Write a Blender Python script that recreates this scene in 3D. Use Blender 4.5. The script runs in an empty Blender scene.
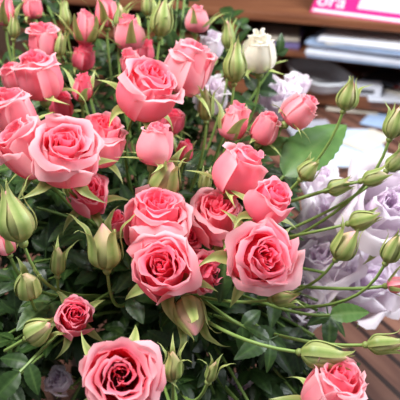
import bpy, math, random
from mathutils import Vector, Matrix
R=math.radians
C=bpy.context.scene.collection
sc=bpy.context.scene
sc.view_settings.view_transform='Standard'
F=615.0
CAM=Vector((0,-.42,.55)); PITCH=R(30)
DV=Vector((0,math.cos(PITCH),-math.sin(PITCH))); RV=Vector((1,0,0)); UV=Vector((0,math.sin(PITCH),math.cos(PITCH)))
def at(px,py,d): return CAM+d*(DV+RV*((px-200)/F)+UV*((200-py)/F))
def proj(p):
    q=p-CAM; d=q.dot(DV)
    return 200+F*q.dot(RV)/d, 200-F*q.dot(UV)/d, d
def cdir(a): return (RV*a[0]+UV*a[1]-DV*a[2]).normalized()
# ------------------------------------------------------------ materials
def newmat(name):
    m=bpy.data.materials.new(name); m.use_nodes=True; nt=m.node_tree; nt.nodes.clear()
    out=nt.nodes.new('ShaderNodeOutputMaterial'); b=nt.nodes.new('ShaderNodeBsdfPrincipled')
    nt.links.new(b.outputs[0],out.inputs[0]); return m,nt,b,out
def ramp(nt,stops):
    r=nt.nodes.new('ShaderNodeValToRGB'); e=r.color_ramp.elements
    while len(e)<len(stops): e.new(.5)
    for i,(p,c) in enumerate(stops): e[i].position=p; e[i].color=(*c,1)
    return r
def tone_mat(name,stops,trans=.3,rough=.5,noise=.12,nscale=60,spec=.35,bump=.0):
    m,nt,b,out=newmat(name)
    a=nt.nodes.new('ShaderNodeAttribute'); a.attribute_name='tone'
    n=nt.nodes.new('ShaderNodeTexNoise'); n.inputs['Scale'].default_value=nscale; n.inputs['Detail'].default_value=4
    tc=nt.nodes.new('ShaderNodeTexCoord'); nt.links.new(tc.outputs['Object'],n.inputs['Vector'])
    ma=nt.nodes.new('ShaderNodeMath'); ma.operation='MULTIPLY_ADD'; ma.inputs[1].default_value=noise*2
    nt.links.new(n.outputs['Fac'],ma.inputs[0])
    s=nt.nodes.new('ShaderNodeMath'); s.operation='SUBTRACT'; s.inputs[1].default_value=noise
    nt.links.new(a.outputs['Fac'],s.inputs[0]); nt.links.new(s.outputs[0],ma.inputs[2])
    r=ramp(nt,stops); nt.links.new(ma.outputs[0],r.inputs[0]); nt.links.new(r.outputs[0],b.inputs['Base Color'])
    b.inputs['Roughness'].default_value=rough
    b.inputs['Specular IOR Level'].default_value=spec
    if trans>0:
        t=nt.nodes.new('ShaderNodeBsdfTranslucent'); nt.links.new(r.outputs[0],t.inputs[0])
        mx=nt.nodes.new('ShaderNodeMixShader'); mx.inputs[0].default_value=trans
        nt.links.new(b.outputs[0],mx.inputs[1]); nt.links.new(t.outputs[0],mx.inputs[2]); nt.links.new(mx.outputs[0],out.inputs[0])
    if bump>0:
        bp=nt.nodes.new('ShaderNodeBump'); bp.inputs['Strength'].default_value=bump; bp.inputs['Distance'].default_value=.001
        nt.links.new(n.outputs['Fac'],bp.inputs['Height']); nt.links.new(bp.outputs[0],b.inputs['Normal'])
    return m
PINK=tone_mat('pink_petal',[(0,(1,.11,.22)),(.35,(1,.17,.28)),(.7,(1,.30,.39)),(1,(1,.58,.62))],.46,.65,.10,90,.2)
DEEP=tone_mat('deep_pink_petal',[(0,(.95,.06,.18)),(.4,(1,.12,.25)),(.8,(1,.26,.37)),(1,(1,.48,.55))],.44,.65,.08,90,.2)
LILAC=tone_mat('lilac_petal',[(0,(.68,.46,.69)),(.5,(.85,.71,.85)),(1,(.96,.90,.95))],.45,.6,.08,60,.2)
CREAM=tone_mat('cream_petal',[(0,(.84,.76,.44)),(.5,(.94,.88,.70)),(1,(.98,.95,.86))],.4,.5,.06,60)
GREEN=tone_mat('calyx_green',[(0,(.085,.13,.028)),(.5,(.23,.32,.08)),(1,(.50,.55,.21))],.2,.42,.18,150,bump=.2)
STEM=tone_mat('stem_green',[(0,(.06,.12,.025)),(.6,(.19,.30,.07)),(1,(.34,.41,.15))],0,.42,.2,90)
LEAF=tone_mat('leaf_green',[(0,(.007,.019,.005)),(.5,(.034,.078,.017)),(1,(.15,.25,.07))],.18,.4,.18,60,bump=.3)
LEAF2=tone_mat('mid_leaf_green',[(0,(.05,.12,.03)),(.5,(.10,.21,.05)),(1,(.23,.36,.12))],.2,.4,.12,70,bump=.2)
BUDP=tone_mat('bud_petal',[(0,(.22,.30,.09)),(.5,(.42,.42,.17)),(.8,(.68,.48,.30)),(1,(.90,.40,.42))],.2,.5,.15,90)
def simple(name,col,rough=.5,noise=.08,scale=20,spec=.4):
    m,nt,b,out=newmat(name)
    tc=nt.nodes.new('ShaderNodeTexCoord'); n=nt.nodes.new('ShaderNodeTexNoise'); n.inputs['Scale'].default_value=scale
    nt.links.new(tc.outputs['Object'],n.inputs['Vector'])
    r=ramp(nt,[(.3,tuple(c*(1-noise) for c in col)),(.7,tuple(min(1,c*(1+noise)) for c in col))])
    nt.links.new(n.outputs['Fac'],r.inputs[0]); nt.links.new(r.outputs[0],b.inputs['Base Color'])
    b.inputs['Roughness'].default_value=rough; b.inputs['Specular IOR Level'].default_value=spec
    return m
def wood(name,c0,c1,scale=(1.5,14,14),planks=None,rot=0,rough=.45):
    m,nt,b,out=newmat(name)
    tc=nt.nodes.new('ShaderNodeTexCoord'); mp=nt.nodes.new('ShaderNodeMapping'); mp.inputs['Rotation'].default_value=(0,0,rot)
    nt.links.new(tc.outputs['Object'],mp.inputs[0])
    mp2=nt.nodes.new('ShaderNodeMapping'); mp2.inputs['Scale'].default_value=scale; nt.links.new(mp.outputs[0],mp2.inputs[0])
    n=nt.nodes.new('ShaderNodeTexNoise'); n.inputs['Scale'].default_value=4; n.inputs['Detail'].default_value=8; n.inputs['Distortion'].default_value=.6
    nt.links.new(mp2.outputs[0],n.inputs['Vector'])
    r=ramp(nt,[(.3,c0),(.7,c1)]); nt.links.new(n.outputs['Fac'],r.inputs[0]); col=r.outputs[0]
    if planks:
        br=nt.nodes.new('ShaderNodeTexBrick'); br.inputs['Scale'].default_value=1; br.inputs['Brick Width'].default_value=planks[0]
        br.inputs['Row Height'].default_value=planks[1]; br.inputs['Mortar Size'].default_value=planks[2]
        br.inputs['Color1'].default_value=(1,1,1,1); br.inputs['Color2'].default_value=(.6,.6,.6,1); br.inputs['Mortar'].default_value=(.12,.1,.1,1)
        nt.links.new(mp.outputs[0],br.inputs['Vector'])
        mx=nt.nodes.new('ShaderNodeMix'); mx.data_type='RGBA'; mx.blend_type='MULTIPLY'; mx.inputs[0].default_value=1
        nt.links.new(col,mx.inputs[6]); nt.links.new(br.outputs['Color'],mx.inputs[7]); col=mx.outputs[2]
    nt.links.new(col,b.inputs['Base Color']); b.inputs['Roughness'].default_value=rough
    return m
# ------------------------------------------------------------ helpers
def empty(name,loc,label,cat,group=None,rz=0):
    o=bpy.data.objects.new(name,None); C.objects.link(o); o.location=loc; o.rotation_euler=(0,0,rz); o.empty_display_size=.01
    o['label']=label; o['category']=cat
    if group: o['group']=group
    return o
def mesh(name,V,Fc,mat,parent=None,tones=None,origin=Vector((0,0,0)),smooth=True):
    me=bpy.data.meshes.new(name); me.from_pydata([tuple(Vector(v)-origin) for v in V],[],Fc); me.update()
    if tones is not None:
        a=me.attributes.new('tone','FLOAT','POINT'); a.data.foreach_set('value',tones)
    if smooth: me.polygons.foreach_set('use_smooth',[True]*len(me.polygons))
    me.materials.append(mat)
    o=bpy.data.objects.new(name,me); C.objects.link(o)
    if parent: o.parent=parent
    return o
class MB:
    def __init__(s): s.V=[];s.F=[];s.T=[]
    def grid(s,rows,tones):
        b=len(s.V); nr=len(rows); nc=len(rows[0])
        for r_,t_ in zip(rows,tones): s.V+=r_; s.T+=t_
        for i in range(nr-1):
            for j in range(nc-1):
                s.F.append((b+i*nc+j,b+i*nc+j+1,b+(i+1)*nc+j+1,b+(i+1)*nc+j))
    def build(s,name,mat,parent,origin): return mesh(name,s.V,s.F,mat,parent,s.T,origin)
def catmull(P,s):
    n=len(P)-1; x=min(max(s,0),.9999)*n; i=int(x); t=x-i
    p1=P[i];p2=P[i+1]; p0=P[i-1] if i>0 else (2*p1[0]-p2[0],2*p1[1]-p2[1]); p3=P[i+2] if i+2<=n else (2*p2[0]-p1[0],2*p2[1]-p1[1])
    return tuple(.5*((2*b)+(c-a)*t+(2*a-5*b+4*c-d)*t*t+(-a+3*b-3*c+d)*t**3) for a,b,c,d in zip(p0,p1,p2,p3))
def frame(axis,spin=0):
    z=axis.normalized(); x=z.orthogonal().normalized(); x=Matrix.Rotation(spin,3,z)@x; y=z.cross(x)
    return x,y,z
def tube(mb,pts,rad,n=7,tone=.5):
    rows=[];tn=[]
    up=None
    for i,p in enumerate(pts):
        d=(pts[min(i+1,len(pts)-1)]-pts[max(i-1,0)]).normalized()
        if up is None: up=d.orthogonal().normalized()
        up=(up-d*up.dot(d)).normalized(); w=d.cross(up)
        r=rad[i] if isinstance(rad,list) else rad
        rows.append([p+(up*math.cos(a)+w*math.sin(a))*r for a in [2*math.pi*k/n for k in range(n+1)]]); tn.append([tone]*(n+1))
    mb.grid(rows,tn)
def bez(a,b,c,d,t): return a*(1-t)**3+b*3*t*(1-t)**2+c*3*t*t*(1-t)+d*t**3

def petal(mb,fr,base,r,op,t,th0,Hh,rng,pale=0,nu=12,nv=11,ruf=1.0):
    X,Y,Z=fr
    th0+=rng.uniform(-.45,.45)
    pj=rng.uniform(.90,1.10)
    Rm=r*(.03+.70*t**.95)*pj
    Rt=Rm*(.66+.12*op)+r*.25*op*t**2.2
    if op<.4: Rt=Rm*(.50+.95*op)
    H=Hh*(.86+.14*math.sin(math.pi*min(1,.05+t)) -.08*t*op)*rng.uniform(.92,1.06)
    lip=r*op*.27*t**1.5*rng.uniform(.4,1.5)
    roll=op*t*rng.uniform(.2,1.7)
    P=[(.08*r,0),(.70*Rm+.05*r,.09*H),(Rm*1.02,.40*H),(Rt*1.0,.84*H),(Rt+lip,(1-.26*roll)*H*.97)]
    Th=R(118-44*min(1,t*1.15)+rng.uniform(-12,12))
    k=.12*r*(1-.5*t)*rng.uniform(.3,1.7); ph=rng.random()*6; ph2=rng.random()*6; ph3=rng.random()*6; amp=r*.056*(.5+.8*t)*ruf
    point=rng.uniform(-.01,.05); sk=rng.uniform(-.10,.10)
    j0=(.05*(1-t)+.07*t)*r*min(1,op*1.6)*ruf
    tx=rng.uniform(-1,1)*j0; ty=rng.uniform(-1,1)*j0
    rows=[];tn=[]
    for j in range(nv+1):
        v=j/nv; row=[];tr=[]
        for i in range(nu+1):
            u=-1+2*i/nu
            top=1-.26*abs(u)**3.2+point*math.exp(-(u/.2)**2)-point*.5+sk*u
            s=v*top
            rr,z=catmull(P,min(s,1))
            rr*=1+.22*t*(1/max(.35,math.cos(u*Th*.75))-1)*.5
            e=max(0,abs(u)-.5)/.5
            rr+=lip*.8*e*e*v*v
            rr+=u*k*min(1,v*2)*.6
            z+=amp*math.sin(u*4+ph)*v*v; rr+=amp*math.sin(u*5+ph2)*v**2+amp*.6*math.sin(u*11+ph3)*v**4
            a=th0+u*Th
            row.append(base+(X*math.cos(a)+Y*math.sin(a))*rr+X*tx*v*v+Y*ty*v*v+Z*z)
            edge=max(abs(u)**4,v**5)
            tr.append(min(1,max(0,.05+.50*t+.22*v**2*(.3+t)+.28*edge*v+pale)))
        rows.append(row);tn.append(tr)
    mb.grid(rows,tn)

def sepals_and_hip(root,fr,base,r,rng,mode,bodyprof,L,O,mat=GREEN):
    X,Y,Z=fr
    mb=MB(); hr=max(r*.27,.0026); hl=hr*1.7
    rows=[];tn=[]
    for j in range(9):
        v=j/8; rr=hr*math.sin(math.pi*(.12+.70*v))**.8; rows.append([base+Z*(hl*(v-1)+hr*.25)+(X*math.cos(a)+Y*math.sin(a))*rr for a in [2*math.pi*q/12 for q in range(13)]]); tn.append([.45+.3*v]*13)
    mb.grid(rows,tn)
    cal=mb.build('calyx',mat,root,O)
    off=rng.random()*6
    for q in range(5):
        a0=off+q*2*math.pi/5; mb=MB(); W=r*.42 if mode<.5 else r*.26
        W=max(W,.0026)
        ph=rng.uniform(-.25,.25); curl=mode*rng.uniform(.6,1.35); loose=rng.random()
        rows=[];tn=[]
        rho,z=hr*.7,0; path=[]
        n=12
        for j in range(n+1):
            s=j/n
            if mode<.5:
                hug=bodyprof(s*.98)
                rho2=hug[0]*1.05+.0004; z2=hug[1]
                st=.62-mode*.3-.25*loose
                if s>st:
                    ex=(s-st); rho2+=ex*ex*L*(.2+mode*2.2+.9*loose)
                path.append((rho2,z2))
            else:
                path.append((rho,z)); phi=R(60)+curl*R(75)*s*1.1
                rho+=math.sin(phi)*L/n; z+=math.cos(phi)*L/n
        if mode<.5:
            e=path[-1]; pe=path[-3]
            for q2 in range(4): path.append((e[0]+(e[0]-pe[0])*.42*(q2+1)+L*.012*q2*q2,e[1]+L*.055*(q2+1)-L*.012*q2*q2*loose))
        m_=len(path); tw=rng.uniform(-.9,.9)
        for j,(rh,zz) in enumerate(path):
            s=j/(m_-1)
            w=W*(math.sin(math.pi*min(1,(s*.75+.22)))**.9)*(1-s)**.62*1.15
            a=a0+ph*.5*s+tw*max(0,s-.6)
            rd=X*math.cos(a)+Y*math.sin(a); tg=-X*math.sin(a)+Y*math.cos(a)
            row=[];tr=[]
            for i in range(5):
                u=-1+i/2
                if mode<.5 and rh>1e-5:
                    an=a+u*w/max(rh,w*.7); p=base+(X*math.cos(an)+Y*math.sin(an))*rh+Z*zz
                else: p=base+rd*rh+tg*(u*w)+Z*(zz+abs(u)*w*.35)
                row.append(p); tr.append(.42+.38*abs(u)+.2*s)
            rows.append(row);tn.append(tr)
        mb.grid(rows,tn); mb.build('sepal',mat,cal,O)

MOUTH=Vector((-.045,.11,.16))
blooms=[]
def clear(p,margin=0):
    x,y,d=proj(p)
    for bx,by,br,bd in blooms:
        if d<bd+.03 and (x-bx)**2+(y-by)**2<(br+margin)**2: return False
    return True
def leaflet(mb,o,d,nrm,L,W,rng,tone=0,nv=18):
    d=d.normalized(); nrm=(nrm-d*nrm.dot(d)).normalized(); w=d.cross(nrm)
    bend=rng.uniform(.15,.55); fold=rng.uniform(.15,.45)
    rows=[];tn=[]
    for j in range(nv+1):
        v=j/nv
        hw=W*.5*math.sin(math.pi*v**.85)**.75*(1-.25*v) if 0<v<1 else .0002
        hw*=1+(.045 if j%2 else -.03)
        c=o+d*(L*v)-nrm*(bend*L*v*v)
        row=[];tr=[]
        for i in range(7):
            u=-1+i/3
            row.append(c+w*(u*hw)+nrm*(abs(u)*hw*fold-(u*u)*hw*.15+ .03*hw*math.sin(v*25)*abs(u)))
            tr.append(min(1,max(0,(.62 if i==3 else .38+.08*math.cos(v*38+abs(u)*3))+tone)))
        rows.append(row);tn.append(tr)
    mb.grid(rows,tn)
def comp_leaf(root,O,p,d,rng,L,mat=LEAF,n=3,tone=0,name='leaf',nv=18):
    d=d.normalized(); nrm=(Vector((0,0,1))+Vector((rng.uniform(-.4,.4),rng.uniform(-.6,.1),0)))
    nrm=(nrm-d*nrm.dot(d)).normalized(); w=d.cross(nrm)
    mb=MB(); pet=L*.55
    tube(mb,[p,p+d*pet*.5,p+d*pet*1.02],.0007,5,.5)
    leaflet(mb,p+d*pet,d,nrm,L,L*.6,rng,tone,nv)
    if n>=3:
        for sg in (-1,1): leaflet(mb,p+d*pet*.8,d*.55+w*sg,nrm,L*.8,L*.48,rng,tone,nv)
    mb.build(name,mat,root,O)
def stem(root,O,p0,axis,rng,leaves,rad=.0016,tone=.5,leafmat=LEAF):
    foot=O; d=(MOUTH-p0); L=d.length
    m=Vector((MOUTH.x+(foot.x-MOUTH.x)*.6,MOUTH.y+(foot.y-MOUTH.y)*.6,.20))
    q1=p0-axis*L*.38
    pts=[bez(p0,q1,m,foot,i/26) for i in range(27)]
    mb=MB(); tube(mb,pts,[rad*(.85+.5*i/26) for i in range(27)],7,tone); mb.build('stem',STEM,root,O)
    cen=Vector((MOUTH.x,MOUTH.y,.25))
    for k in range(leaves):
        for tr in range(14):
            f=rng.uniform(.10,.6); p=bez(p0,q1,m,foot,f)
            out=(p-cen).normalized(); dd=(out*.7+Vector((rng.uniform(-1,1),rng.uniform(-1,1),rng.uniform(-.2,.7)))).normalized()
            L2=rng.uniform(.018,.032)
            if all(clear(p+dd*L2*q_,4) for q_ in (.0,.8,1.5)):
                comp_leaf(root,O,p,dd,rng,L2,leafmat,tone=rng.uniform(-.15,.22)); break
cnt=[0]
def foot_pt(rng):
    a=rng.random()*6.28; r=rng.random()**.5*.026
    return Vector((MOUTH.x+math.cos(a)*r,MOUTH.y+math.sin(a)*r,.012))
def rose(px,py,r,d,ax,op,label,mat=PINK,name='pink_rose',cat='rose',leaves=3,pale=0,sep=None,group=None,n=None,ruf=1.0,hs=1.0,seed=None):
    cnt[0]+=1; rng=random.Random(seed if seed is not None else cnt[0]*7+3)
    ax=cdir(ax); rr=r*d/F; Hh=rr*(2.15-.70*op)*hs; P=at(px,py,d)
    O=foot_pt(rng); root=empty(name,O,label,cat,group)
    base=P-ax*Hh*.58; fr=frame(ax,rng.random()*6)
    n=n or int(10+14*op); nouter=min(8,n//2)
    mb=MB()
    for i in range(n-nouter): petal(mb,fr,base,rr,op,(i/(n-1)),i*2.399,Hh,rng,pale,ruf=ruf)
    bl=mb.build('blossom',mat,root,O)
    for i in range(n-nouter,n):
        m2=MB(); petal(m2,fr,base,rr,op,(i/(n-1)),i*2.399,Hh,rng,pale,14,13,ruf=ruf); m2.build('petal',mat,bl,O)
    md=sep if sep is not None else (.35 if op<.28 else .6+.5*op)
    def body(s): 
        return catmull([(.10*rr,0),(.56*rr,.13*Hh),(rr*.74,.40*Hh),(rr*.58,.75*Hh)],s)
    sepals_and_hip(root,fr,base,rr*.8,rng,md,body,rr*(1.6 if op<.6 else 1.3) if mat!=LILAC else rr*.8,O)
    stem(root,O,base-ax*rr*.3,ax,rng,leaves)
def bud(px,py,w,l,d,ax,label,leaves=1,tip=.3,mode=.08,group=None,name='rose_bud'):
    cnt[0]+=1; rng=random.Random(cnt[0]*5+1)
    a=cdir(ax); fs=math.sqrt(max(.15,1-(a.dot(DV))**2))
    rr=w*.44*d/F; L=l*1.04*d/F/max(fs,.6); P=at(px,py,d); O=foot_pt(rng)
    root=empty(name,O,label,'rose bud',group)
    base=P-a*L*.42; fr=frame(a,rng.random()*6); X,Y,Z=fr
    b1=rng.uniform(-.06,.06); b2=rng.uniform(-.08,.10)
    PP=[(.30*rr,0),(.88*rr,.16*L),(1.0*rr,(.36+b1)*L),((.74+b2)*rr,.60*L),((.34+b2)*rr,.80*L),(.03*rr,.92*L)]
    def body(s): return catmull(PP,s)
    tip+=rng.uniform(-.1,.3)
    mb=MB(); rows=[];tn=[]
    for j in range(15):
        v=j/14; q,z=body(v); row=[];tr=[]
        for i in range(21):
            an=2*math.pi*i/20; sw=1+.06*math.sin(3*an+v*7)*math.sin(math.pi*v)
            row.append(base+(X*math.cos(an)+Y*math.sin(an))*q*sw*.97+Z*z); tr.append(min(1,max(0,v*.5+tip*v+.1*math.sin(3*an+v*7))))
        rows.append(row);tn.append(tr)
    mb.grid(rows,tn); mb.build('bud_petals',BUDP,root,O)
    sepals_and_hip(root,fr,base,rr*1.05,rng,mode,body,L,O)
    stem(root,O,base-a*rr*.45,a,rng,leaves,.0014,.6)

# ------------------------------------------------------------ flower lists
roses=[
(262,257,44,.43,(.28,.15,1),.8,'large fully open pink rose facing the viewer, right of the middle cluster',PINK,.05),
(163,268,41,.43,(-.05,.42,1),.75,'open pink rose with swirled heart, lowest bloom of the middle cluster',PINK,.03),
(156,215,41,.465,(.15,.9,.65),.7,'pink rose tilted upward, directly above the swirled bloom of the middle cluster',PINK,.05),
(65,150,42,.44,(.2,.55,.85),.82,'large open salmon pink rose at left with sepals showing underneath',PINK,.12),
(22,143,38,.46,(-.5,.6,.5),.65,'pink rose at the left edge touching the large salmon bloom',PINK,.18),
(121,376,47,.385,(.12,.3,1),.82,'big open pink rose nearest the viewer at the bottom of the bouquet',PINK,.12),
(335,384,40,.40,(.35,.9,.55),.6,'pink rose cut by the bottom edge at the lower right',PINK,.16),
(150,84,38,.50,(.45,.65,.7),.7,'open pink rose with deep coral heart in the upper middle',PINK,.06),
(191,62,32,.55,(.4,.9,.35),.5,'paler half-open pink rose just behind the upper middle bloom',PINK,.22),
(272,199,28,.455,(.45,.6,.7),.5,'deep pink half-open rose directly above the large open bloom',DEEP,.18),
(243,165,31,.48,(.45,.8,.4),.45,'half-open pink rose leaning right over green sepals',PINK,.10),
(218,213,34,.49,(.0,.65,.75),.6,'shaded pink rose tucked between the middle cluster and the deep pink rose',PINK,.08),
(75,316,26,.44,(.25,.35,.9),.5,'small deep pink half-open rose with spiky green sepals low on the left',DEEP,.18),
(12,106,29,.49,(-.2,.85,.5),.5,'pink half-open rose at the left edge above the large salmon bloom',PINK,.12),
(38,70,29,.54,(-.1,.85,.5),.5,'pink half-open rose near the upper left with a smaller rose above it',PINK,0.08),
(42,36,21,.60,(.0,.85,.5),.45,'small pink rose above the upper left half-open rose',PINK,0.08),
(102,135,31,.50,(.3,.75,.5),.6,'pink rose partly hidden behind the large salmon bloom',PINK,.08),
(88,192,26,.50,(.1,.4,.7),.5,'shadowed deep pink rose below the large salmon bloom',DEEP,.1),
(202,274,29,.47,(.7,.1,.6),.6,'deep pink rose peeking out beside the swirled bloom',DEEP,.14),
(86,24,17,.61,(.1,1,.3),.2,'small closed pink bud at the top, left of two leafy green buds',PINK,.14),
(83,84,15,.57,(.1,.8,.4),.2,'small dark pink bud between the upper left rose and the coral hearted rose',DEEP,.1),
(128,28,19,.60,(-.1,1,.4),.25,'pink bud standing at the top above the coral hearted rose',PINK,.12),
(157,139,24,.475,(.2,1,.25),.28,'pink bud opening from long green sepals in the centre left',PINK,.22),
(267,124,19,.53,(.35,.8,.4),.3,'pink bud behind the half-open leaning rose, with another bud on its left',PINK,.14),
(236,118,20,.535,(.3,.9,.3),.27,'slim pink bud rising left of its twin behind the leaning rose',PINK,.14),
(303,108,20,.53,(.75,.7,.3),.35,'pale pink bud leaning right beside the large green leaf',PINK,.25),
(197,16,14,.64,(.1,1,.3),.2,'tiny pink bud at the top beside the pale half-open rose',PINK,.15),
(106,8,16,.63,(0,1,.3),.25,'pink bud cut by the top edge, next to a green bud',PINK,.1),
(4,8,15,.62,(0,1,.3),.2,'pink bud in the top left corner',PINK,.1),
(130,60,15,.57,(-.3,.8,.5),.3,'small pink bud against the upper side of the coral hearted rose',PINK,.1),
(4,238,15,.46,(-.2,.9,.3),.2,'pink bud at the left edge under the biggest green bud',PINK,.15),
(186,148,12,.53,(.2,.9,.3),.25,'little shadowed pink bud right of the bud with long sepals',DEEP,.1),
(400,284,11,.47,(.9,.2,.4),.25,'pink bud at the right edge beyond the lilac blooms',PINK,.15),
(62,102,16,.58,(0,.7,.6),.35,'dark pink bud in shade between the two left edge roses',DEEP,.0),
(12,74,17,.58,(-.3,.8,.5),.4,'small pink rose at the left edge beside the upper left half-open rose',PINK,.05),
(32,4,13,.66,(0,1,.4),.35,'small pink rose cut by the top edge near the top left corner',PINK,.05),
(84,54,15,.62,(.2,.9,.4),.35,'small pink rose under the closed pink bud near the top left',DEEP,.08),
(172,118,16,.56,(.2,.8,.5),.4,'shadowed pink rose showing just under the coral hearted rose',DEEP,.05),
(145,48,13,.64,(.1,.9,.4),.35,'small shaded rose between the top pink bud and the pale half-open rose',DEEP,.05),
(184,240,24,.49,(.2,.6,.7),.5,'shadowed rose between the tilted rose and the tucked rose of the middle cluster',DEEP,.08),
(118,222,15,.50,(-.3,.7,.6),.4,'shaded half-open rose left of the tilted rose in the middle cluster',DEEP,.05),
]
lil=[
(388,207,54,.54,(.1,.45,1),.9,'largest lilac rose, open at the right edge'),
(332,214,38,.59,(-.3,.6,.8),.85,'lilac rose left of the largest lilac bloom'),
(320,260,42,.58,(-.2,.6,.9),.9,'lilac rose right beside the large open pink bloom'),
(300,304,36,.56,(.0,.3,1),.85,'low lilac rose beneath the large open pink bloom'),
(368,280,46,.60,(.2,.4,.9),.9,'lilac rose low on the right amid long green bud stems'),
(276,98,25,.67,(-.2,.6,.7),.8,'lilac rose below the white rose'),
(299,84,16,.69,(.3,.8,.6),.6,'small lilac rose beside the plastic tray'),
(213,42,17,.66,(.1,.9,.5),.5,'small lilac rose at the top beside slim green buds'),
(213,92,22,.64,(.1,.7,.6),.6,'shaded lilac rose behind the upper middle blooms'),
(58,380,17,.56,(-.1,.5,.8),.65,'lilac rose at the lower left behind the nearest pink bloom'),
(240,388,20,.56,(.1,.3,.9),.75,'lilac rose at the bottom between two pink roses'),
(320,176,24,.63,(.1,.7,.6),.8,'lilac rose just under the large smooth leaf'),
]
buds=[
(235,64,26,40,.56,(.05,1,.2),'green bud with pointed sepals in front of the white rose'),
(162,20,25,36,.60,(.15,1,.2),'plump green bud at the top, second from the pale half-open rose'),
(228,36,15,28,.62,(-.05,1,.2),'slim green bud just left of the white rose'),
(148,5,14,24,.64,(0,1,.2),'green bud cut by the top edge'),
(348,97,24,30,.50,(.3,1,.2),'green bud held above the desk papers on a long stem'),
(105,248,38,48,.45,(-.05,1,.3),'wide green bud left of the middle cluster'),
(15,218,42,54,.43,(-.25,1,.25),'biggest green bud, at the left edge'),
(28,286,29,26,.44,(.0,.8,.6),'round green bud below the biggest green bud'),
(38,331,30,30,.43,(.8,.5,.2),'green bud beside the small spiky pink rose'),
(190,315,36,34,.44,(.2,-.6,.6),'green bud hanging below the middle cluster'),
(322,355,30,46,.405,(1,-.08,.2),'long green bud lying sideways above the lower right pink rose'),
(394,124,22,32,.48,(.25,1,.2),'green bud at the right edge over the desk'),
(166,178,36,32,.48,(.3,.7,.5),'green bud under the pink bud with long sepals'),
(308,171,22,22,.50,(.6,.7,.3),'green bud below the large leaf'),
(338,187,18,24,.50,(.9,.3,.3),'green bud pointing right above the lilac blooms'),
(374,178,18,26,.49,(1,.25,.2),'green bud pointing right, over the largest lilac bloom'),
(396,162,18,26,.50,(.7,.7,.2),'green bud at the right edge above the largest lilac bloom'),
(345,246,28,34,.48,(.5,.85,.3),'leafy green bud rising among the lilac blooms'),
(362,220,22,28,.49,(1,.3,.3),'green bud lying across the lilac blooms'),
(392,250,22,30,.46,(.4,1,.3),'upright green bud at the right edge under the largest lilac bloom'),
(384,344,22,36,.43,(1,.1,.2),'green bud at the right edge above the wood planks'),
(173,366,22,32,.41,(0,1,.4),'green bud touching the nearest pink bloom'),
(206,106,18,32,.56,(0,1,.2),'green bud between the coral hearted rose and the leaning rose'),
(284,298,18,26,.45,(1,.2,.3),'small green bud under the large open pink bloom'),
(120,18,14,24,.60,(.1,1,.2),'thin green bud between two pink buds at the top'),
(14,28,12,22,.60,(.1,1,.2),'narrow green bud near the top left corner'),
(65,15,13,26,.62,(-.1,1,.2),'narrow green bud at the top left of the small closed pink bud'),
(60,46,13,24,.60,(.2,1,.2),'green bud right of the small upper left rose'),
(205,182,14,22,.52,(.2,1,.3),'green bud in the gap left of the leaning rose'),
(212,372,13,24,.43,(.3,.9,.4),'slim green bud standing between the two lowest pink blooms'),
(58,262,16,30,.46,(.1,1,.3),'slim green bud in the shaded gap between the wide bud and the round bud'),
]
for q in roses: blooms.append((q[0],q[1],q[2],q[3]))
for q in lil: blooms.append((q[0],q[1],q[2]*.6,q[3]))
for q in buds: blooms.append((q[0],q[1],q[2]*.5,q[4]))
blooms.append((259,48,20,.6))
for x in range(300,401,20):
    for y in range(0,150,20): blooms.append((x,y,14,5))
for i_,q in enumerate(roses):
    rose(q[0],q[1],q[2],q[3],q[4],q[5],q[6],q[7],pale=q[8],leaves=3,name='pink_rose' if q[5]>.3 else 'pink_rose_bud',cat='rose' if q[5]>.3 else 'rose bud',seed={3:512,6:77}.get(i_))
for q in lil: rose(*q,mat=LILAC,name='lilac_rose',pale=.34,leaves=2,n=13,ruf=1.7)
rose(259,47,22,.60,(-.05,.85,.5),.42,'white rose with creamy petals, the only one, near the desk shelf',mat=CREAM,name='white_rose',pale=.3,leaves=1,n=14,ruf=.8,hs=1.1)
for q in buds: bud(*q,leaves=2 if q[0]>270 else 1)
# ------------------------------------------------------------ visible single leaves and leafy stems
def leaf_stem(px,py,d,dirv,L,label,n=1,mat=LEAF2,tone=.1,nr=None):
    cnt[0]+=1; rng=random.Random(cnt[0]); O=foot_pt(rng)
    root=empty('leafy_stem',O,label,'leafy stem'); p=at(px,py,d); dd=cdir(dirv)
    mb=MB(); m=Vector((MOUTH.x,MOUTH.y,.22)); q1=p-dd*.06
    tube(mb,[bez(p,q1,m,O,i/22) for i in range(23)],.0013,6,.5); mb.build('stem',STEM,root,O)
    m2=MB(); nr=cdir(nr or (rng.uniform(-.2,.2),.5,1)); leaflet(m2,p,dd,nr,L,L*.58,rng,tone); m2.build('leaf',mat,root,O)
    if n>1:
        for sg in (-1,1):
            w=dd.cross(nr); m2=MB(); leaflet(m2,p-dd*.008,dd*.5+w*sg,nr,L*.75,L*.42,rng,tone); m2.build('leaf',mat,root,O)
leaf_stem(284,176,.53,(.75,.85,-.05),.080,'stem with one large smooth green leaf in front of the desk papers',tone=-.04,nr=(-.3,.3,1))
leaf_stem(262,152,.54,(.8,.35,.1),.035,'stem with a mid-sized leaf left of the large smooth leaf')
leaf_stem(252,330,.46,(.8,-.3,.1),.03,'stem with dark glossy leaves below the large open pink bloom',3,LEAF,.0)
leaf_stem(20,372,.43,(-.5,-.5,.3),.03,'stem with dark leaves in the bottom left corner',3,LEAF,.0)
leaf_stem(225,262,.47,(-.1,-.8,.3),.03,'stem with a leaf between the swirled and large open blooms',1,LEAF,.1)
leaf_stem(330,315,.48,(.9,.15,.2),.03,'stem with slender leaves under the lilac blooms',1,LEAF2,.1)
def base_depth(y): return .44+max(0,(300-y))/300*.19-(max(0,y-300)/100)*.03
rngF=random.Random(99)
k=0
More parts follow.
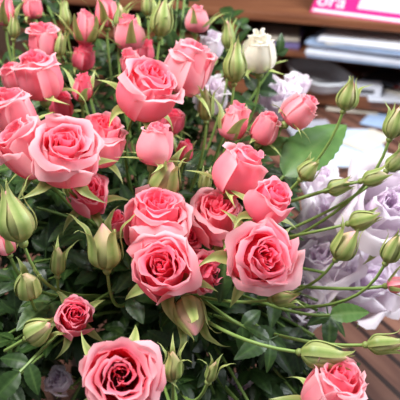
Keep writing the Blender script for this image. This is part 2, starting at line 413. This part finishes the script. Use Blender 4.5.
for it in range(900):
    if k>=165: break
    px=rngF.uniform(-45,345); py=rngF.uniform(-20,420)
    if k>=135: px=rngF.uniform(-50,50); py=rngF.uniform(130,400)
    if px>285 and py<200: continue
    if px>240 and py<60: continue
    if px>335 and py>300: continue
    d=base_depth(py)+rngF.uniform(.05,.20)
    k+=1; O=foot_pt(rngF)
    root=empty('leafy_stem',O,'dark green leafy rose stem deep among the blooms','leafy stem','dark leafy stems filling the bouquet')
    p=at(px,py,d); cen=Vector((MOUTH.x,MOUTH.y,.2)); ax=(p-cen).normalized()
    m=Vector((O.x*.6+MOUTH.x*.4,O.y*.6+MOUTH.y*.4,.2)); q1=p-ax*.05
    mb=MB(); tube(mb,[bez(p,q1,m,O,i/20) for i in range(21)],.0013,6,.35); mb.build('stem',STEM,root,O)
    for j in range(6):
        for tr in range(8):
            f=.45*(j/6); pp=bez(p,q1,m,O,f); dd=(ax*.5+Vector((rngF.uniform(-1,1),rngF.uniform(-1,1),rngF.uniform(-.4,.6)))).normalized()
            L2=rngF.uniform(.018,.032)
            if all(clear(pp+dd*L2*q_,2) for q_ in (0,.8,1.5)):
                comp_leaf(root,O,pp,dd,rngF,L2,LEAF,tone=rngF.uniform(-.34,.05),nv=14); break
# ------------------------------------------------------------ vase
def lathe(name,prof,loc,mat,parent=None,n=40):
    V=[];Fc=[]
    for r_,z in prof:
        for i in range(n): V.append((r_*math.cos(2*math.pi*i/n),r_*math.sin(2*math.pi*i/n),z))
    for j in range(len(prof)-1):
        for i in range(n): Fc.append((j*n+i,j*n+(i+1)%n,(j+1)*n+(i+1)%n,(j+1)*n+i))
    o=mesh(name,V,Fc,mat,parent); o.location=loc; return o
vm=simple('vase_glaze',(.20,.26,.22),.2)
v=lathe('vase',[(0,.0),(.038,0),(.046,.03),(.05,.08),(.046,.13),(.05,.16),(.047,.16),(.043,.13),(.046,.08),(.04,.01),(0,.008)],(MOUTH.x,MOUTH.y,0),vm)
v['label']='vase holding the whole rose bouquet on the plank table'; v['category']='vase'
# ------------------------------------------------------------ table, room
def box(name,x0,x1,y0,y1,z0,z1,mat,parent=None,bevel=.001,loc=None,rot=None):
    V=[(x,y,z) for x in (x0,x1) for y in (y0,y1) for z in (z0,z1)]
    Fc=[(0,1,3,2),(4,6,7,5),(0,4,5,1),(2,3,7,6),(0,2,6,4),(1,5,7,3)]
    o=mesh(name,V,Fc,mat,parent,smooth=False)
    if bevel:
        b=o.modifiers.new('bevel','BEVEL'); b.width=bevel; b.segments=2
    if loc: o.location=loc
    if rot: o.rotation_euler=rot
    return o
WT=wood('table_planks',(.12,.045,.03),(.25,.115,.075),planks=(1.2,.035,.004),rot=R(62))
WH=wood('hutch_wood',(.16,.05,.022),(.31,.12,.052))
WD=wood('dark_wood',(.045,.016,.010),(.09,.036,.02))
tb=empty('table',(0.1,.55,-.74),'brown plank-topped wooden table under the bouquet and papers','table')
box('tabletop',-1.3,1.3,-.9,.9,.70,.74,WT,tb,.004)
for sx in (-1,1):
    for sy in (-1,1): box('leg',sx*1.2-.04,sx*1.2+.04,sy*.8-.04,sy*.8+.04,0,.70,WD,tb,.004)
fl=box('floor',-3,3,-2.5,3,-.78,-.74,wood('floor_wood',(.2,.12,.07),(.3,.2,.12)),None,0); fl['kind']='structure'
wb=box('wall_back',-3,3,1.62,1.7,-.74,2,simple('wall_brown',(.16,.09,.06),.8),None,0); wb['kind']='structure'
# ------------------------------------------------------------ hutch
BETA=R(20); HO=Vector((.27,.98,0))
ht=empty('desk_hutch',HO,'low open wooden desk hutch with papers in its compartments','shelf unit',rz=-BETA)
HD=.26
box('top_board',-.80,.55,-.005,HD,.198,.216,WH,ht)
box('shelf',-.79,.54,.005,HD-.01,.118,.130,WH,ht)
box('bottom_board',-.79,.54,.0,HD-.01,.012,.040,WH,ht)
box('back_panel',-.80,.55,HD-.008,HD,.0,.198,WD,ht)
for x in (-.80,-.21,.535): box('side_panel',x,x+.015,.0,HD-.008,.0,.198,WH,ht)
def hp(x,y,z): 
    return HO+Matrix.Rotation(-BETA,3,'Z')@Vector((x,y,z))
def tp(px,py,z=0):
    r=at(px,py,1)-CAM; return CAM+r*((z-CAM.z)/r.z)
def item(name,w,dp,h,x,y,z,mat,label,cat,rz=0,group=None,bevel=.0006,rx=0,loc=None):
    o=box(name,-w/2,w/2,-dp/2,dp/2,0,h,mat,None,bevel); o.location=loc if loc is not None else hp(x,y,z); o.rotation_euler=(rx,0,-BETA+rz)
    o['label']=label; o['category']=cat
    if group: o['group']=group
    return o
pw=simple('paper_white',(.78,.81,.88),.7,.05); ps=simple('paper_sheet_white',(.52,.60,.72),.7,.12,9); pb=simple('paper_blue',(.34,.46,.66),.6,.1); pg=simple('paper_grey',(.38,.38,.44),.7,.1)
pv=simple('violet_card',(.24,.20,.46),.5,.2); pc=simple('cream_paper',(.66,.60,.50),.7,.05); pk=simple('black_plastic',(.03,.03,.035),.4)
pr=simple('red_card',(.45,.06,.05),.5)
zz=.130; rg=random.Random(4)
labs=['bottom pale blue magazine of the pile on the hutch shelf','white magazine lying second from the bottom of the shelf pile','grey magazine third from the bottom of the shelf pile','white brochure in the middle of the shelf pile','blue brochure third from the top of the shelf pile','cream brochure second from the top of the shelf pile','white magazine on top of the shelf pile']
for i,(m_,h_) in enumerate([(pb,.006),(pw,.008),(pg,.004),(pw,.008),(pb,.004),(pc,.003),(pw,.007)]):
    item('magazine',.31,.20,h_,.15+rg.uniform(-.02,.02),.085+rg.uniform(-.02,.01),zz,m_,labs[i],'magazine',rg.uniform(-.16,.14),'magazines piled on the hutch shelf'); zz+=h_+.0003
item('notebook',.12,.16,.014,-.115,.10,.1305,pv,'dark violet notebook lying in the left of the hutch shelf','notebook',.1)
item('envelope',.09,.14,.003,-.12,.09,.145,pb,'blue envelope on the dark violet notebook','envelope',-.1)
item('booklet',.10,.13,.006,-.11,.08,.1485,pc,'cream booklet on top of the blue envelope','booklet',.2)
item('cardboard_box',.07,.06,.035,-.15,.15,.0405,simple('card',(.42,.26,.15),.8),'small brown cardboard box in the lower compartment','box',.1)
tray=empty('plastic_tray',hp(.0,.060,.0405),'cloudy translucent plastic tray with rounded end in the hutch','tray',rz=-BETA+.6)
tm,nt,b,o_=newmat('cloudy_plastic'); b.inputs['Base Color'].default_value=(.93,.96,1,1); b.inputs['Roughness'].default_value=.25; b.inputs['Transmission Weight'].default_value=.3
V=[];Fc=[];n=36
for (s_,z) in [(0.0,.004),(.80,.003),(.90,.008),(1.0,.030),(1.10,.032),(1.10,.035),(.98,.034),(.88,.012),(.79,.008),(0,.008)]:
    for i in range(n):
        a=2*math.pi*i/n; cx=math.copysign(abs(math.cos(a))**.6,math.cos(a)); sy=math.copysign(abs(math.sin(a))**.6,math.sin(a)); V.append((.058*s_*cx,.10*s_*sy,z))
for j in range(9):
    for i in range(n): Fc.append((j*n+i,j*n+(i+1)%n,(j+1)*n+(i+1)%n,(j+1)*n+i))
mesh('tray_body',V,Fc,tm,tray)
item('paper_sheet',.18,.20,.002,.20,.095,.0405,pw,'white sheet lying flat in the lower compartment behind the label box','paper',.2)
item('booklet',.12,.15,.006,.24,.10,.043,pc,'cream booklet on the white sheet in the lower compartment','booklet',-.3)
item('red_notebook',.09,.12,.008,.19,.13,.0495,pr,'red notebook at the back of the lower compartment','notebook',.5)
item('folder',.12,.14,.005,.27,.08,.0580,pb,'light blue folder on the cream booklet in the lower compartment','folder',.25)
item('black_notebook',.08,.10,.010,.16,.10,.0580,pk,'black notebook lying on the red notebook in the lower compartment','notebook',-.4)
item('paper_slip',.10,.07,.001,.25,.05,.0635,pw,'white slip lying askew on the light blue folder','paper',.7)
lb=item('label_box',.075,.04,.024,.115,.025,.0430,pw,'small white box with a dark printed stripe at the compartment front','box',.15)
box('printed_stripe',-.022,.022,-.0206,-.0200,.006,.015,pk,lb,0)
item('pen_case',.12,.03,.018,.27,.012,.0405,pk,'black pen case in the right of the lower compartment','case',-.1)
# papers on the table
item('paper_sheet',.135,.19,.0008,0,0,0,ps,'white paper sheet lying alone on the table in front of the hutch','paper',.30,loc=tp(352,147,.0003))
item('blue_leaflet',.13,.16,.0012,0,0,0,pb,'light blue leaflet lying on the table at the right edge','leaflet',-.2,loc=tp(398,118,.0013))
item('receipt',.06,.11,.0005,0,0,0,pc,'narrow cream receipt lying across the lone white sheet','receipt',-.5,loc=tp(368,140,.0030))
item('card_strip',.12,.035,.002,0,0,0,pc,'cream card strip on the table just before the hutch','card',.1,loc=tp(352,110,.0030))
item('notepad',.10,.08,.006,0,0,0,pg,'small grey notepad on the table beside the lone white sheet','notepad',.5,loc=tp(310,130,.0003))
for i,(x_,y_,rz_,m_,l_) in enumerate([(335,133,.9,pk,'black pen lying on the lone white sheet'),(372,106,-.4,pr,'red pen lying near the cream card strip')]):
    r0=tp(x_,y_,.006); pe=empty('pen',r0,l_,'pen',rz=rz_)
    mb=MB(); tube(mb,[Vector((-.07,0,0)),Vector((.04,0,0))],.004,10); o=mb.build('barrel',m_,pe,Vector((0,0,0)))
    mb=MB(); tube(mb,[Vector((.04,0,0)),Vector((.055,0,0))],[.004,.0008],10); mb.build('tip',pg,pe,Vector((0,0,0)))
# magenta magazine leaning on the hutch top, with lettering
mg=simple('magenta_print',(.80,.02,.22),.35,.05); 
bd=empty('magazine_cover',hp(.12,.008,.2165),'magenta magazine with white lettering leaning on top of the hutch','magazine',rz=-BETA)
bd.rotation_euler=(R(-50),0,-BETA-.20)
box('cover',-.155,.32,0,.006,0,.22,mg,bd,.001)
box('white_band',-.15,.315,-.0008,0,.003,.010,simple('white_print',(.9,.85,.9),.5,.02),bd,0)
cu=bpy.data.curves.new('lettering','FONT'); cu.body='ora'; cu.size=.050; cu.extrude=.0004
to=bpy.data.objects.new('lettering_tmp',cu); C.objects.link(to); bpy.context.view_layer.update()
dg=bpy.context.evaluated_depsgraph_get(); me=bpy.data.meshes.new_from_object(to.evaluated_get(dg)); bpy.data.objects.remove(to)
lt=bpy.data.objects.new('lettering',me); C.objects.link(lt); lt.parent=bd; lt.location=(-.148,-.001,.020); lt.rotation_euler=(R(90),0,0)
me.materials.clear(); me.materials.append(simple('white_letter',(.95,.92,.94),.5,.02))
box('pale_panel',-.05,.30,-.0012,-.0004,.024,.21,simple('pale_print',(.85,.66,.78),.5,.05),bd,0)
# ------------------------------------------------------------ light and camera
def area(loc,tgt,size,e,col):
    l=bpy.data.lights.new('key_fill_light','AREA'); l.size=size; l.energy=e; l.color=col
    o=bpy.data.objects.new('key_fill_light',l); C.objects.link(o); o.location=loc
    o.rotation_euler=(Vector(tgt)-Vector(loc)).to_track_quat('-Z','Y').to_euler()
area((-.5,.0,1.45),(0,.1,.25),.5,29,(1,.98,.96))  # key lamp, window daylight from the upper left
area((1.2,.3,1.2),(.2,.4,.15),.8,40,(.92,.96,1))  # cool fill lamp added on the right, not a second window
w=bpy.data.worlds.new('w'); sc.world=w; w.use_nodes=True
w.node_tree.nodes['Background'].inputs[0].default_value=(.86,.89,1,1); w.node_tree.nodes['Background'].inputs[1].default_value=.34
cd=bpy.data.cameras.new('cam'); cd.lens=36*F/400; cd.sensor_width=36; cd.clip_start=.01
cd.dof.use_dof=True; cd.dof.focus_distance=.44; cd.dof.aperture_fstop=11
co=bpy.data.objects.new('cam',cd); C.objects.link(co); co.location=CAM; co.rotation_euler=(R(60),0,0); sc.camera=co
